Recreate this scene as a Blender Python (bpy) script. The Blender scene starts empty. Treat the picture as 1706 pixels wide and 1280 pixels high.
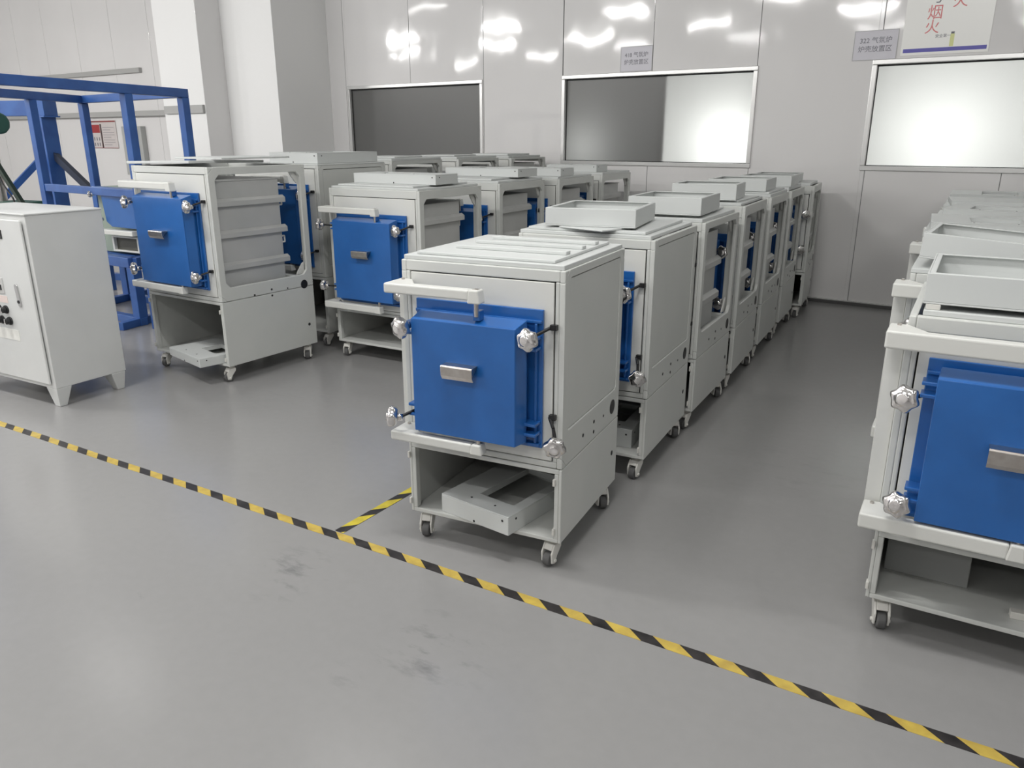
import bpy, bmesh, math, random
from mathutils import Vector, Matrix, Euler
random.seed(7)
PI = math.pi
SC = bpy.context.scene
COL = SC.collection

# ------------------------------------------------------------------ camera
cam_d = bpy.data.cameras.new('camera')
cam = bpy.data.objects.new('camera', cam_d); COL.objects.link(cam)
cam_d.sensor_fit = 'HORIZONTAL'; cam_d.sensor_width = 36.0
cam_d.lens = 36.0 * 1291.0 / 1706.0
cam_d.clip_start = 0.05; cam_d.clip_end = 200
cam.location = (0, 0, 1.65)
cam.rotation_euler = (PI/2 - 0.30705, 0, 0.48484)
SC.camera = cam

# ------------------------------------------------------------------ exposure, world
SC.view_settings.view_transform = 'Standard'
SC.view_settings.look = 'None'
SC.view_settings.gamma = 1.0
SC.view_settings.use_curve_mapping = False
SC.view_settings.exposure = -0.34
world = bpy.data.worlds.new('world'); SC.world = world; world.use_nodes = True
world.node_tree.nodes['Background'].inputs[0].default_value = (0.8, 0.85, 1, 1)
world.node_tree.nodes['Background'].inputs[1].default_value = 0.15

# back wall frame: s runs along the wall, offset o towards the room
WA = -0.110; WD = 8.52
def wp(s, o, z):
    return Vector((s*math.cos(WA) - WD*math.sin(WA) + o*math.sin(WA),
                   s*math.sin(WA) + WD*math.cos(WA) - o*math.cos(WA), z))

LAMPS = []   # x, y, power
for ix, x in enumerate((-18.6, -15.0, -11.5, -8.0, -4.5, -1.0, 2.5)):
    for iy, y in enumerate((-4.6, -1.6, 1.4, 4.4)):
        LAMPS.append((x + (0.5 if iy % 2 else 0), y + 0.05*ix, {0: 34, 1: 72, 2: 128, 3: 9}[iy] * (2.0, 2.0, 1.6, 1.1, 1.0, 1.0, 0.45)[ix]))

# ------------------------------------------------------------------ materials
def mat(name, color, rough=0.5, metal=0.0, spec=0.5, emis=None, emis_s=0, coat=0, coat_r=0.1):
    m = bpy.data.materials.new(name); m.use_nodes = True
    b = m.node_tree.nodes['Principled BSDF']
    b.inputs['Base Color'].default_value = (*color, 1)
    b.inputs['Roughness'].default_value = rough
    b.inputs['Metallic'].default_value = metal
    b.inputs['Specular IOR Level'].default_value = spec
    b.inputs['Coat Weight'].default_value = coat
    b.inputs['Coat Roughness'].default_value = coat_r
    if emis:
        b.inputs['Emission Color'].default_value = (*emis, 1)
        b.inputs['Emission Strength'].default_value = emis_s
    return m
def noisy(m, scale, c1, c2, bump=0.0, bump_scale=None, detail=4, lo=0.35, hi=0.65, dist=0.01, rough=None):
    nt = m.node_tree; b = nt.nodes['Principled BSDF']
    tc = nt.nodes.new('ShaderNodeTexCoord')
    n = nt.nodes.new('ShaderNodeTexNoise'); n.inputs['Scale'].default_value = scale; n.inputs['Detail'].default_value = detail
    nt.links.new(tc.outputs['Object'], n.inputs['Vector'])
    r = nt.nodes.new('ShaderNodeValToRGB')
    r.color_ramp.elements[0].position = lo; r.color_ramp.elements[0].color = (*c1, 1)
    r.color_ramp.elements[1].position = hi; r.color_ramp.elements[1].color = (*c2, 1)
    nt.links.new(n.outputs['Fac'], r.inputs[0]); nt.links.new(r.outputs[0], b.inputs['Base Color'])
    if rough:
        mr = nt.nodes.new('ShaderNodeMapRange'); mr.inputs['To Min'].default_value = rough[0]; mr.inputs['To Max'].default_value = rough[1]
        mr.inputs['From Min'].default_value = 0.3; mr.inputs['From Max'].default_value = 0.7
        nt.links.new(n.outputs['Fac'], mr.inputs['Value']); nt.links.new(mr.outputs[0], b.inputs['Roughness'])
    if bump:
        n2 = nt.nodes.new('ShaderNodeTexNoise'); n2.inputs['Scale'].default_value = bump_scale or scale; n2.inputs['Detail'].default_value = 2
        nt.links.new(tc.outputs['Object'], n2.inputs['Vector'])
        bp = nt.nodes.new('ShaderNodeBump'); bp.inputs['Strength'].default_value = bump; bp.inputs['Distance'].default_value = dist
        nt.links.new(n2.outputs['Fac'], bp.inputs['Height']); nt.links.new(bp.outputs[0], b.inputs['Normal'])
    return m

CAB = noisy(mat('powder_coat_grey', (0.6, 0.61, 0.58), 0.42), 3, (0.585, 0.60, 0.575), (0.615, 0.625, 0.60), bump=0.08, bump_scale=400, dist=0.001)
CABW = mat('powder_coat_pale', (0.66, 0.665, 0.635), 0.38)
LID = mat('plate_grey', (0.60, 0.62, 0.61), 0.45)
CHAM = noisy(mat('chamber_sheet', (0.47, 0.47, 0.46), 0.4), 2.5, (0.42, 0.43, 0.42), (0.50, 0.50, 0.49), lo=0.3, hi=0.7)
BLUE = noisy(mat('blue_paint', (0.012, 0.095, 0.37), 0.3, coat=0.3, coat_r=0.15), 6, (0.014, 0.108, 0.36), (0.018, 0.124, 0.405), bump=0.12, bump_scale=220, dist=0.001)
RACKB = noisy(mat('rack_blue', (0.03, 0.10, 0.33), 0.38), 5, (0.025, 0.085, 0.29), (0.035, 0.115, 0.36))
BLACK = mat('black_steel', (0.012, 0.012, 0.013), 0.4)
DARK = mat('dark_gap', (0.02, 0.02, 0.02), 0.8)
SHADE = mat('interior_shade', (0.045, 0.045, 0.043), 0.6)  # near-black colour standing in for shade inside the cabinets
CHROME = mat('chrome', (0.72, 0.70, 0.69), 0.18, metal=1.0)
STEEL = noisy(mat('brushed_steel', (0.55, 0.52, 0.49), 0.3, metal=1.0), 40, (0.52, 0.48, 0.45), (0.6, 0.57, 0.54))
CAST = mat('caster_nylon', (0.68, 0.67, 0.63), 0.45)
RUB = mat('caster_rubber', (0.10, 0.10, 0.10), 0.6)
ALU = mat('window_aluminium', (0.80, 0.80, 0.79), 0.22, metal=0.55)
PAPER = mat('paper', (0.62, 0.61, 0.66), 0.35)
POSTER = mat('poster_sheet', (0.90, 0.90, 0.87), 0.3)
RED = mat('print_red', (0.36, 0.03, 0.035), 0.5)
PINK = mat('print_faded_red', (0.72, 0.22, 0.22), 0.5)
INK = mat('print_ink', (0.16, 0.16, 0.19), 0.6)
PURP = mat('print_violet', (0.10, 0.09, 0.42), 0.4)
YELP = mat('print_yellow', (0.72, 0.74, 0.35), 0.5)
GREEN = mat('machine_green', (0.03, 0.10, 0.075), 0.45)
SAGE = mat('sage_cabinet', (0.30, 0.36, 0.30), 0.5)
CTRL = noisy(mat('control_cabinet_white', (0.66, 0.67, 0.66), 0.4), 3, (0.64, 0.65, 0.64), (0.68, 0.69, 0.68))
GLASSY = mat('meter_glass', (0.35, 0.36, 0.36), 0.15)

# floor: epoxy with stains
FLOOR = mat('epoxy_floor', (0.3, 0.3, 0.3), 0.25)
SCUFFS = [(-2.06, 2.02, 0.22, 1.0), (-1.27, 1.85, 0.28, 1.0), (-2.42, 1.62, 0.06, 0.9), (-2.0, 1.9, 0.14, 0.8), (-1.45, 1.62, 0.10, 0.7), (-3.6, 3.7, 0.35, 0.3), (-0.4, 4.0, 0.5, 0.3)]
def build_floor_mat():
    nt = FLOOR.node_tree; b = nt.nodes['Principled BSDF']; L = nt.links.new; N = nt.nodes.new
    tc = N('ShaderNodeTexCoord')
    n1 = N('ShaderNodeTexNoise'); n1.inputs['Scale'].default_value = 0.8; n1.inputs['Detail'].default_value = 2; n1.inputs['Roughness'].default_value = 0.5
    L(tc.outputs['Object'], n1.inputs['Vector'])
    r1 = N('ShaderNodeValToRGB'); e = r1.color_ramp.elements
    e[0].position = 0.0; e[0].color = (0.262, 0.260, 0.258, 1); e[1].position = 1.0; e[1].color = (0.298, 0.295, 0.291, 1)
    L(n1.outputs['Fac'], r1.inputs[0])
    # scuff marks at a few worn spots
    n2 = N('ShaderNodeTexNoise'); n2.inputs['Scale'].default_value = 7.0; n2.inputs['Detail'].default_value = 8; n2.inputs['Roughness'].default_value = 0.7
    mp2 = N('ShaderNodeMapping'); mp2.inputs['Scale'].default_value = (0.6, 1.5, 1); mp2.inputs['Rotation'].default_value = (0, 0, 0.5)
    L(tc.outputs['Object'], mp2.inputs['Vector']); L(mp2.outputs[0], n2.inputs['Vector'])
    total = None
    for (sx_, sy_, rad, st_) in SCUFFS:
        vm = N('ShaderNodeVectorMath'); vm.operation = 'DISTANCE'; vm.inputs[1].default_value = (sx_, sy_, 0); L(tc.outputs['Object'], vm.inputs[0])
        mr = N('ShaderNodeMapRange'); mr.inputs['From Min'].default_value = 0; mr.inputs['From Max'].default_value = rad; mr.inputs['To Min'].default_value = st_; mr.inputs['To Max'].default_value = 0
        L(vm.outputs['Value'], mr.inputs['Value'])
        if total is None: total = mr.outputs[0]
        else:
            ad = N('ShaderNodeMath'); ad.operation = 'MAXIMUM'; L(total, ad.inputs[0]); L(mr.outputs[0], ad.inputs[1]); total = ad.outputs[0]
    r2 = N('ShaderNodeMapRange'); r2.inputs['From Min'].default_value = 0.53; r2.inputs['From Max'].default_value = 0.80
    L(n2.outputs['Fac'], r2.inputs['Value'])
    ml = N('ShaderNodeMath'); ml.operation = 'MULTIPLY'; L(r2.outputs[0], ml.inputs[0]); L(total, ml.inputs[1])
    mx = N('ShaderNodeMix'); mx.data_type = 'RGBA'; mx.inputs['B'].default_value = (0.07, 0.07, 0.08, 1)
    L(ml.outputs[0], mx.inputs['Factor']); L(r1.outputs[0], mx.inputs['A'])
    # fine grain
    n3 = N('ShaderNodeTexNoise'); n3.inputs['Scale'].default_value = 22; n3.inputs['Detail'].default_value = 5
    L(tc.outputs['Object'], n3.inputs['Vector'])
    r3 = N('ShaderNodeMapRange'); r3.inputs['From Min'].default_value = 0.3; r3.inputs['From Max'].default_value = 0.7
    r3.inputs['To Min'].default_value = 0.985; r3.inputs['To Max'].default_value = 1.012; r3.clamp = False
    L(n3.outputs['Fac'], r3.inputs['Value'])
    mm = N('ShaderNodeVectorMath'); mm.operation = 'SCALE'
    L(mx.outputs['Result'], mm.inputs[0]); L(r3.outputs[0], mm.inputs['Scale'])
    L(mm.outputs[0], b.inputs['Base Color'])
    rr = N('ShaderNodeMapRange'); rr.inputs['From Min'].default_value = 0.0; rr.inputs['From Max'].default_value = 1.0
    rr.inputs['To Min'].default_value = 0.20; rr.inputs['To Max'].default_value = 0.23
    L(n3.outputs['Fac'], rr.inputs['Value']); L(rr.outputs[0], b.inputs['Roughness'])
build_floor_mat()

# glossy sandwich wall panels, gently wavy, dark joint lines every 1.165 m
WALLM = mat('wall_panel', (0.56, 0.56, 0.555), 0.07, spec=0.5)
def build_wall_mat():
    nt = WALLM.node_tree; b = nt.nodes['Principled BSDF']; L = nt.links.new; N = nt.nodes.new
    tc = N('ShaderNodeTexCoord'); mp = N('ShaderNodeMapping'); mp.inputs['Scale'].default_value = (1, 1, 0.6)
    L(tc.outputs['Object'], mp.inputs['Vector'])
    n = N('ShaderNodeTexNoise'); n.inputs['Scale'].default_value = 2.2; n.inputs['Detail'].default_value = 1.5
    L(mp.outputs[0], n.inputs['Vector'])
    bp = N('ShaderNodeBump'); bp.inputs['Strength'].default_value = 0.2; bp.inputs['Distance'].default_value = 0.03
    L(n.outputs['Fac'], bp.inputs['Height']); L(bp.outputs[0], b.inputs['Normal'])
    n2 = N('ShaderNodeTexNoise'); n2.inputs['Scale'].default_value = 0.7; n2.inputs['Detail'].default_value = 3
    L(tc.outputs['Object'], n2.inputs['Vector'])
    r = N('ShaderNodeValToRGB'); e = r.color_ramp.elements
    e[0].position = 0.3; e[0].color = (0.745, 0.735, 0.73, 1); e[1].position = 0.7; e[1].color = (0.78, 0.77, 0.765, 1)
    L(n2.outputs['Fac'], r.inputs[0]); L(r.outputs[0], b.inputs['Base Color'])
build_wall_mat()
WHITEW = mat('white_column_paint', (0.86, 0.86, 0.85), 0.5)
CEILM = mat('ceiling_white', (0.62, 0.63, 0.63), 0.7)
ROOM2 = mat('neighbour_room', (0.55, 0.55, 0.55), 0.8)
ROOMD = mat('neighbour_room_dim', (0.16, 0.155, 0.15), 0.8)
def frosted():
    m = bpy.data.materials.new('frosted_glass'); m.use_nodes = True
    nt = m.node_tree; nt.nodes.clear(); N = nt.nodes.new; L = nt.links.new
    o = N('ShaderNodeOutputMaterial'); tr = N('ShaderNodeBsdfTranslucent'); tr.inputs[0].default_value = (0.85, 0.86, 0.85, 1)
    df = N('ShaderNodeBsdfDiffuse'); df.inputs[0].default_value = (0.22, 0.22, 0.215, 1)
    gl = N('ShaderNodeBsdfGlossy'); gl.inputs['Roughness'].default_value = 0.3
    m1 = N('ShaderNodeMixShader'); m1.inputs[0].default_value = 0.45
    L(tr.outputs[0], m1.inputs[1]); L(df.outputs[0], m1.inputs[2])
    m2 = N('ShaderNodeMixShader'); m2.inputs[0].default_value = 0.05
    L(m1.outputs[0], m2.inputs[1]); L(gl.outputs[0], m2.inputs[2]); L(m2.outputs[0], o.inputs[0])
    return m
FROST = frosted()

# hazard tape: diagonal black and yellow bands in the tape's own coordinates
def tape_mat(name, slant, c_y, period, phase, thr):
    m = mat(name, c_y, 0.4)
    nt = m.node_tree; b = nt.nodes['Principled BSDF']; L = nt.links.new; N = nt.nodes.new
    tc = N('ShaderNodeTexCoord'); sx = N('ShaderNodeSeparateXYZ'); L(tc.outputs['Object'], sx.inputs[0])
    ma = N('ShaderNodeMath'); ma.operation = 'MULTIPLY_ADD'; ma.inputs[1].default_value = slant
    L(sx.outputs['Y'], ma.inputs[0]); L(sx.outputs['X'], ma.inputs[2])
    dv = N('ShaderNodeMath'); dv.operation = 'DIVIDE'; dv.inputs[1].default_value = period; L(ma.outputs[0], dv.inputs[0])
    pa = N('ShaderNodeMath'); pa.operation = 'ADD'; pa.inputs[1].default_value = phase; L(dv.outputs[0], pa.inputs[0])
    fr = N('ShaderNodeMath'); fr.operation = 'FRACT'; L(pa.outputs[0], fr.inputs[0])
    gt = N('ShaderNodeMath'); gt.operation = 'GREATER_THAN'; gt.inputs[1].default_value = thr; L(fr.outputs[0], gt.inputs[0])
    n = N('ShaderNodeTexNoise'); n.inputs['Scale'].default_value = 18; n.inputs['Detail'].default_value = 5; L(tc.outputs['Object'], n.inputs['Vector'])
    r = N('ShaderNodeValToRGB'); e = r.color_ramp.elements
    e[0].position = 0.3; e[0].color = (c_y[0]*0.72, c_y[1]*0.68, c_y[2]*0.8, 1); e[1].position = 0.65; e[1].color = (*c_y, 1)
    L(n.outputs['Fac'], r.inputs[0])
    r2 = N('ShaderNodeValToRGB'); e = r2.color_ramp.elements
    e[0].position = 0.3; e[0].color = (0.012, 0.011, 0.012, 1); e[1].position = 0.75; e[1].color = (0.05, 0.045, 0.045, 1)
    L(n.outputs['Fac'], r2.inputs[0])
    mx = N('ShaderNodeMix'); mx.data_type = 'RGBA'; L(gt.outputs[0], mx.inputs['Factor']); L(r.outputs[0], mx.inputs['A']); L(r2.outputs[0], mx.inputs['B'])
    L(mx.outputs['Result'], b.inputs['Base Color'])
    return m

# ------------------------------------------------------------------ mesh helpers
class MB:
    """collects shapes that become ONE mesh object"""
    def __init__(s): s.v = []; s.f = []
    def poly(s, verts, faces):
        o = len(s.v); s.v += [tuple(v) for v in verts]; s.f += [tuple(i + o for i in f) for f in faces]; return s
    def box(s, x0, x1, y0, y1, z0, z1):
        return s.poly([(x0,y0,z0),(x1,y0,z0),(x1,y1,z0),(x0,y1,z0),(x0,y0,z1),(x1,y0,z1),(x1,y1,z1),(x0,y1,z1)],
                      [(0,3,2,1),(4,5,6,7),(0,1,5,4),(1,2,6,5),(2,3,7,6),(3,0,4,7)])
    def frustum(s, r0, y0, r1, y1):
        """rect r0=(x0,x1,z0,z1) at y0 (back) to r1 at y1 (front, smaller y)"""
        a = [(r0[0],y0,r0[2]),(r0[1],y0,r0[2]),(r0[1],y0,r0[3]),(r0[0],y0,r0[3])]
        b = [(r1[0],y1,r1[2]),(r1[1],y1,r1[2]),(r1[1],y1,r1[3]),(r1[0],y1,r1[3])]
        return s.poly(a+b, [(3,2,1,0),(4,5,6,7),(0,1,5,4),(1,2,6,5),(2,3,7,6),(3,0,4,7)])
    def prism(s, pts, axis, a, b):
        """extrude 2D polygon (ccw) along axis from a to b"""
        def P(p, t):
            return {'x': (t, p[0], p[1]), 'y': (p[0], t, p[1]), 'z': (p[0], p[1], t)}[axis]
        n = len(pts)
        return s.poly([P(p, a) for p in pts] + [P(p, b) for p in pts],
                      [tuple(range(n))[::-1], tuple(range(n, 2*n))] + [(i, (i+1) % n, (i+1) % n + n, i+n) for i in range(n)])
    def plate_hole(s, outer, inner, axis, a, b):
        """plate with a hole; outer and inner loops with the same number of points"""
        def P(p, t):
            return {'x': (t, p[0], p[1]), 'y': (p[0], t, p[1]), 'z': (p[0], p[1], t)}[axis]
        n = len(outer)
        v = [P(p, a) for p in outer] + [P(p, a) for p in inner] + [P(p, b) for p in outer] + [P(p, b) for p in inner]
        f = []
        for i in range(n):
            j = (i+1) % n
            f += [(i, j, n+j, n+i), (2*n+i, 3*n+i, 3*n+j, 2*n+j), (i, 2*n+i, 2*n+j, j), (n+i, n+j, 3*n+j, 3*n+i)]
        return s.poly(v, f)
    def tube(s, p0, p1, r, r2=None, n=14, caps=True):
        p0 = Vector(p0); p1 = Vector(p1); d = (p1-p0).normalized()
        u = d.orthogonal().normalized(); w = d.cross(u)
        r2 = r if r2 is None else r2
        v = [p0 + (u*math.cos(2*PI*i/n) + w*math.sin(2*PI*i/n))*r for i in range(n)] + \
            [p1 + (u*math.cos(2*PI*i/n) + w*math.sin(2*PI*i/n))*r2 for i in range(n)]
        f = [(i, (i+1) % n, (i+1) % n + n, i+n) for i in range(n)]
        if caps: f += [tuple(range(n))[::-1], tuple(range(n, 2*n))]
        return s.poly(v, f)
    def path(s, pts, r, n=10):
        for a, b in zip(pts[:-1], pts[1:]): s.tube(a, b, r, n=n)
        return s
    def bar(s, p0, p1, w, h, up=(0, 0, 1)):
        p0 = Vector(p0); p1 = Vector(p1); d = (p1-p0).normalized()
        u = d.cross(Vector(up))
        if u.length < 1e-4: u = Vector((1, 0, 0))
        u.normalize(); t = u.cross(d)
        v = []
        for p in (p0, p1):
            for a, b in ((-1,-1),(1,-1),(1,1),(-1,1)): v.append(p + u*a*w/2 + t*b*h/2)
        return s.poly(v, [(0,3,2,1),(4,5,6,7),(0,1,5,4),(1,2,6,5),(2,3,7,6),(3,0,4,7)])
    def build(s, name, m, parent=None, bevel=0.0, seg=2, smooth=False, label=None):
        me = bpy.data.meshes.new(name); me.from_pydata(s.v, [], s.f)
        bm = bmesh.new(); bm.from_mesh(me); bmesh.ops.recalc_face_normals(bm, faces=bm.faces[:])
        bm.to_mesh(me); bm.free()
        me.materials.append(m)
        if smooth:
            for p in me.polygons: p.use_smooth = True
        o = bpy.data.objects.new(name, me); COL.objects.link(o)
        if parent: o.parent = parent
        if bevel:
            md = o.modifiers.new('bevel', 'BEVEL'); md.width = bevel; md.segments = seg; md.limit_method = 'ANGLE'; md.angle_limit = 0.6
            md.harden_normals = False
        if label: o['label'] = label
        return o
def tag(o, label, cat, group=None, kind=None):
    if label: o['label'] = label
    if cat: o['category'] = cat
    if group: o['group'] = group
    if kind: o['kind'] = kind
    return o
def thing(name, label, cat, loc=(0,0,0), rz=0, group=None):
    o = bpy.data.objects.new(name, None); COL.objects.link(o); o.empty_display_size = 0.1
    o.location = loc; o.rotation_euler = (0, 0, rz)
    return tag(o, label, cat, group)
def struct(name, mb, m, bevel=0.0, parent=None):
    o = mb.build(name, m, parent, bevel)
    if parent is None: o['kind'] = 'structure'
    return o
def chamfer_rect(a0, a1, b0, b1, c):
    return [(a0+c,b0),(a1-c,b0),(a1,b0+c),(a1,b1-c),(a1-c,b1),(a0+c,b1),(a0,b1-c),(a0,b0+c)]
def rect8(a0, a1, b0, b1, c):   # square-cornered loop with eight points matching chamfer_rect
    return [(a0+c,b0),(a1-c,b0),(a1,b0+c),(a1,b1-c),(a1-c,b1),(a0+c,b1),(a0,b1-c),(a0,b0+c)]

# ------------------------------------------------------------------ room
XL, XR, YB, CZ = -21.0, 7.0, -7.5, 4.35
f = MB(); f.box(XL-0.1, XR+0.1, YB-0.1, 16.0, -0.12, 0.0); struct('floor', f, FLOOR)
c = MB(); c.box(XL-0.1, XR+0.1, YB-0.1, 16.0, CZ, CZ+0.1); struct('ceiling', c, CEILM)
b = MB(); b.box(XL-0.1, XL, YB, 16.0, 0, CZ); struct('wall_left', b, WALLM)
b = MB(); b.box(XR, XR+0.1, YB, 16.0, 0, CZ); struct('wall_right', b, WALLM)
b = MB(); b.box(XL, XR, YB-0.1, YB, 0, CZ); struct('wall_front', b, WALLM)

# back wall, built in its own frame (x = s along the wall, y = 0 at the room face, panels behind)
def wall_frame(o):
    o.location = wp(0, 0, 0); o.rotation_euler = (0, 0, WA)
WINS = [(-8.60, -6.225, 1.36, 2.35), (-5.03, -2.715, 1.36, 2.35), (-1.60, 0.75, 1.36, 2.35)]
SEAMS = [-19.13, -17.96, -16.8, -15.63, -14.47, -13.3, -12.13, -10.97, -9.81, -8.64, -7.42, -6.20, -5.04, -3.89, -2.72, -1.56, -0.40, 0.77, 1.94, 3.1, 4.27, 5.43, 6.6]
G = 0.0035
bw = MB()
edges = [-22.5] + SEAMS + [8.6]
for a, bb in zip(edges[:-1], edges[1:]):
    a2, b2 = a+G, bb-G
    w = next((w for w in WINS if a2 < w[1]-0.02 and b2 > w[0]+0.02), None)
    if w is None:
        bw.box(a2, b2, 0, 0.08, 0, CZ)
    else:
        x0, x1 = max(a2, w[0]), min(b2, w[1])
        if x0 - a2 > 0.01: bw.box(a2, x0, 0, 0.08, 0, CZ)
        if b2 - x1 > 0.01: bw.box(x1, b2, 0, 0.08, 0, CZ)
        bw.box(x0, x1, 0, 0.08, 0, w[2]); bw.box(x0, x1, 0, 0.08, w[3], CZ)
o = struct('wall_back', bw, WALLM, 0.002); wall_frame(o)
# dark filler in the panel joints
jf = MB()
for sm in SEAMS:
    if any(w[0] < sm < w[1] for w in WINS):
        w = next(w for w in WINS if w[0] < sm < w[1])
        jf.box(sm-G, sm+G, 0.004, 0.078, 0, w[2]-0.01); jf.box(sm-G, sm+G, 0.004, 0.078, w[3]+0.01, CZ)
    else: jf.box(sm-G, sm+G, 0.004, 0.078, 0, CZ)
o = struct('trim_1', jf, mat('joint_filler', (0.24, 0.24, 0.24), 0.7)); wall_frame(o)
# base channel along the wall foot
bb_ = MB(); bb_.box(-8.9, 8.5, -0.022, -0.002, 0, 0.035); 
o = struct('baseboard_back', bb_, mat('base_channel', (0.10, 0.10, 0.10), 0.35), 0.002); wall_frame(o)
bb_ = MB(); bb_.box(-8.9, 8.5, -0.026, -0.002, 0.036, 0.046)
o = struct('trim_4', bb_, ALU); wall_frame(o)

for i, (x0, x1, z0, z1) in enumerate(WINS):
    t = bpy.data.objects.new('window_%d' % (i+1), None); COL.objects.link(t); t['kind'] = 'structure'; wall_frame(t)
    fr = MB(); fw = 0.045
    fr.box(x0-0.012, x1+0.012, -0.018, 0.07, z1-fw+0.012, z1+0.012); fr.box(x0-0.012, x1+0.012, -0.018, 0.07, z0-0.012, z0+fw-0.012)
    fr.box(x0-0.012, x0+fw-0.012, -0.018, 0.07, z0+fw-0.012, z1-fw+0.012); fr.box(x1-fw+0.012, x1+0.012, -0.018, 0.07, z0+fw-0.012, z1-fw+0.012)
    fr.build('window_frame', ALU, t, 0.006)
    gs = MB()  # rubber gasket
    a, b2, c0, c1 = x0+fw-0.013, x1-fw+0.013, z0+fw-0.013, z1-fw+0.013; q = 0.007
    gs.box(a, b2, 0.020, 0.036, c1-q-0.008, c1); gs.box(a, b2, 0.024, 0.036, c0, c0+q)
    gs.box(a, a+q, 0.024, 0.036, c0+q, c1-q); gs.box(b2-q, b2, 0.024, 0.036, c0+q, c1-q)
    gs.build('window_gasket', DARK, t)
    pn = MB(); pn.box(a, b2, 0.038, 0.044, c0, c1); pn.build('window_pane', FROST, t)

# rooms behind the frosted windows
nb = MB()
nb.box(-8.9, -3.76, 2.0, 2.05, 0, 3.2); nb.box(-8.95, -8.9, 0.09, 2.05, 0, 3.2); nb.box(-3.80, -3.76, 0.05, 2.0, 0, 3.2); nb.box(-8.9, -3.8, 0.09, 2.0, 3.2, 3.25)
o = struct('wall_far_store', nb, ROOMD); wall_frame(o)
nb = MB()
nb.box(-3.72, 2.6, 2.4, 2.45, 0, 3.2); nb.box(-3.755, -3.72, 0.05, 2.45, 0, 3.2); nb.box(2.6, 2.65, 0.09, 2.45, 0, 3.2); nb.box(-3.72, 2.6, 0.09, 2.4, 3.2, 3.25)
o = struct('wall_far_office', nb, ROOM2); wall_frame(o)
def area(name, loc, rot, sx, sy, power, color=(1, 1, 1), parent=None):
    l = bpy.data.lights.new(name, 'AREA'); l.shape = 'RECTANGLE'; l.size = sx; l.size_y = sy; l.energy = power; l.color = color
    o = bpy.data.objects.new(name, l); COL.objects.link(o); o.location = loc; o.rotation_euler = rot
    if parent: o.parent = parent
    return o
def point(name, s, depth, z, power, r=0.12, color=(1, 1, 0.98)):
    l = bpy.data.lights.new(name, 'POINT'); l.energy = power; l.shadow_soft_size = r; l.color = color
    o = bpy.data.objects.new(name, l); COL.objects.link(o); o.location = wp(s, -depth, z); return o
point('office_lamp', -3.0, 0.50, 1.60, 75, 0.2)
point('office_lamp', -0.95, 0.75, 1.66, 115, 0.25)
point('office_lamp', 0.6, 0.8, 1.8, 80, 0.25)
point('store_lamp', -4.75, 0.45, 1.55, 12.0)
point('store_lamp', -6.6, 0.9, 1.6, 3.5)

# columns at the left end of the wall
cb = MB(); cb.box(-10.05, -8.96, -0.97, 0.0, 0, CZ); o = struct('wall_pillar', cb, WHITEW, 0.004); wall_frame(o)
ca = MB(); ca.box(-11.03, -10.05, -1.36, 0.0, 0, CZ); o = struct('wall_pillar_left', ca, WHITEW, 0.004); wall_frame(o)
cs = MB(); cs.box(-10.048, -10.040, -1.362, -0.972, 0, CZ); o = struct('trim_2', cs, WALLM, 0.002); wall_frame(o)
# horizontal trunking on the wall left of the pillars
tr = MB(); tr.box(-19, -13.65, -0.06, -0.001, 2.76, 2.84); tr.box(-19, -11.1, -0.10, -0.001, 2.03, 2.12); tr.box(-10.98, -10.06, -1.40, -1.362, 1.99, 2.10)
o = struct('trim_3', tr, mat('trunking', (0.42, 0.42, 0.41), 0.5), 0.004); wall_frame(o)

# ceiling lights
def lamp(x, y, p, i):
    t = thing('ceiling_light', 'twin tube batten light hanging below the ceiling, outside the top of the photo', 'ceiling light', (x, y, CZ-0.06), 0.04, 'twin tube lights over the hall')
    h = MB(); h.box(-0.62, 0.62, -0.09, 0.09, 0.0, 0.06); h.build('lamp_housing', CABW, t, 0.01)
    for q in (1, -1): area('lamp_tube', (0, q*0.055, -0.012-0.05), (q*math.radians(42), 0, 0), 1.1, 0.06, p*0.5, (1.0, 0.985, 0.965), t)
for i, (x, y, p) in enumerate(LAMPS): lamp(x, y, p, i)

# ------------------------------------------------------------------ hazard tape on the floor
TA = (-5.9, 2.50); TB = (1.3, 2.13)
ang = math.atan2(TB[1]-TA[1], TB[0]-TA[0]); ln = math.hypot(TB[0]-TA[0], TB[1]-TA[1])
tp = MB()
n = 60
vs = []; 
for i in range(n+1):
    x = ln*i/n; w = 0.0235 + 0.0006*math.sin(i*1.7); dy = 0.002*math.sin(i*0.6)
    vs += [(x, -w+dy, 0.0), (x, w+dy, 0.0), (x, w+dy, 0.0009), (x, -w+dy, 0.0009)]
fs = [(0,1,2,3), tuple(4*n+k for k in (3,2,1,0))]
for i in range(n):
    a = 4*i
    fs += [(a, a+4, a+5, a+1), (a+1, a+5, a+6, a+2), (a+2, a+6, a+7, a+3), (a+3, a+7, a+4, a)]
tp.poly(vs, fs)
o = tp.build('hazard_tape', tape_mat('tape_long', 1.35, (0.58, 0.43, 0.085), 0.184, 0.20, 0.52))
o.location = (TA[0], TA[1]+0.011, 0.0002); o.rotation_euler = (0, 0, ang)
tag(o, 'long black and yellow floor tape running diagonally across the whole foreground', 'floor tape')
tq = MB(); tq.box(0, 5.6, -0.024, 0.024, 0.0, 0.0008)
o = tq.build('hazard_tape', tape_mat('tape_branch', 1.21, (0.62, 0.52, 0.05), 0.194, -0.33, 0.60))
o.location = (-2.094, 2.345, 0.0012); o.rotation_euler = (0, 0, math.radians(85.6))
tag(o, 'short yellow and black floor tape branching off towards the front furnace', 'floor tape')

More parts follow.
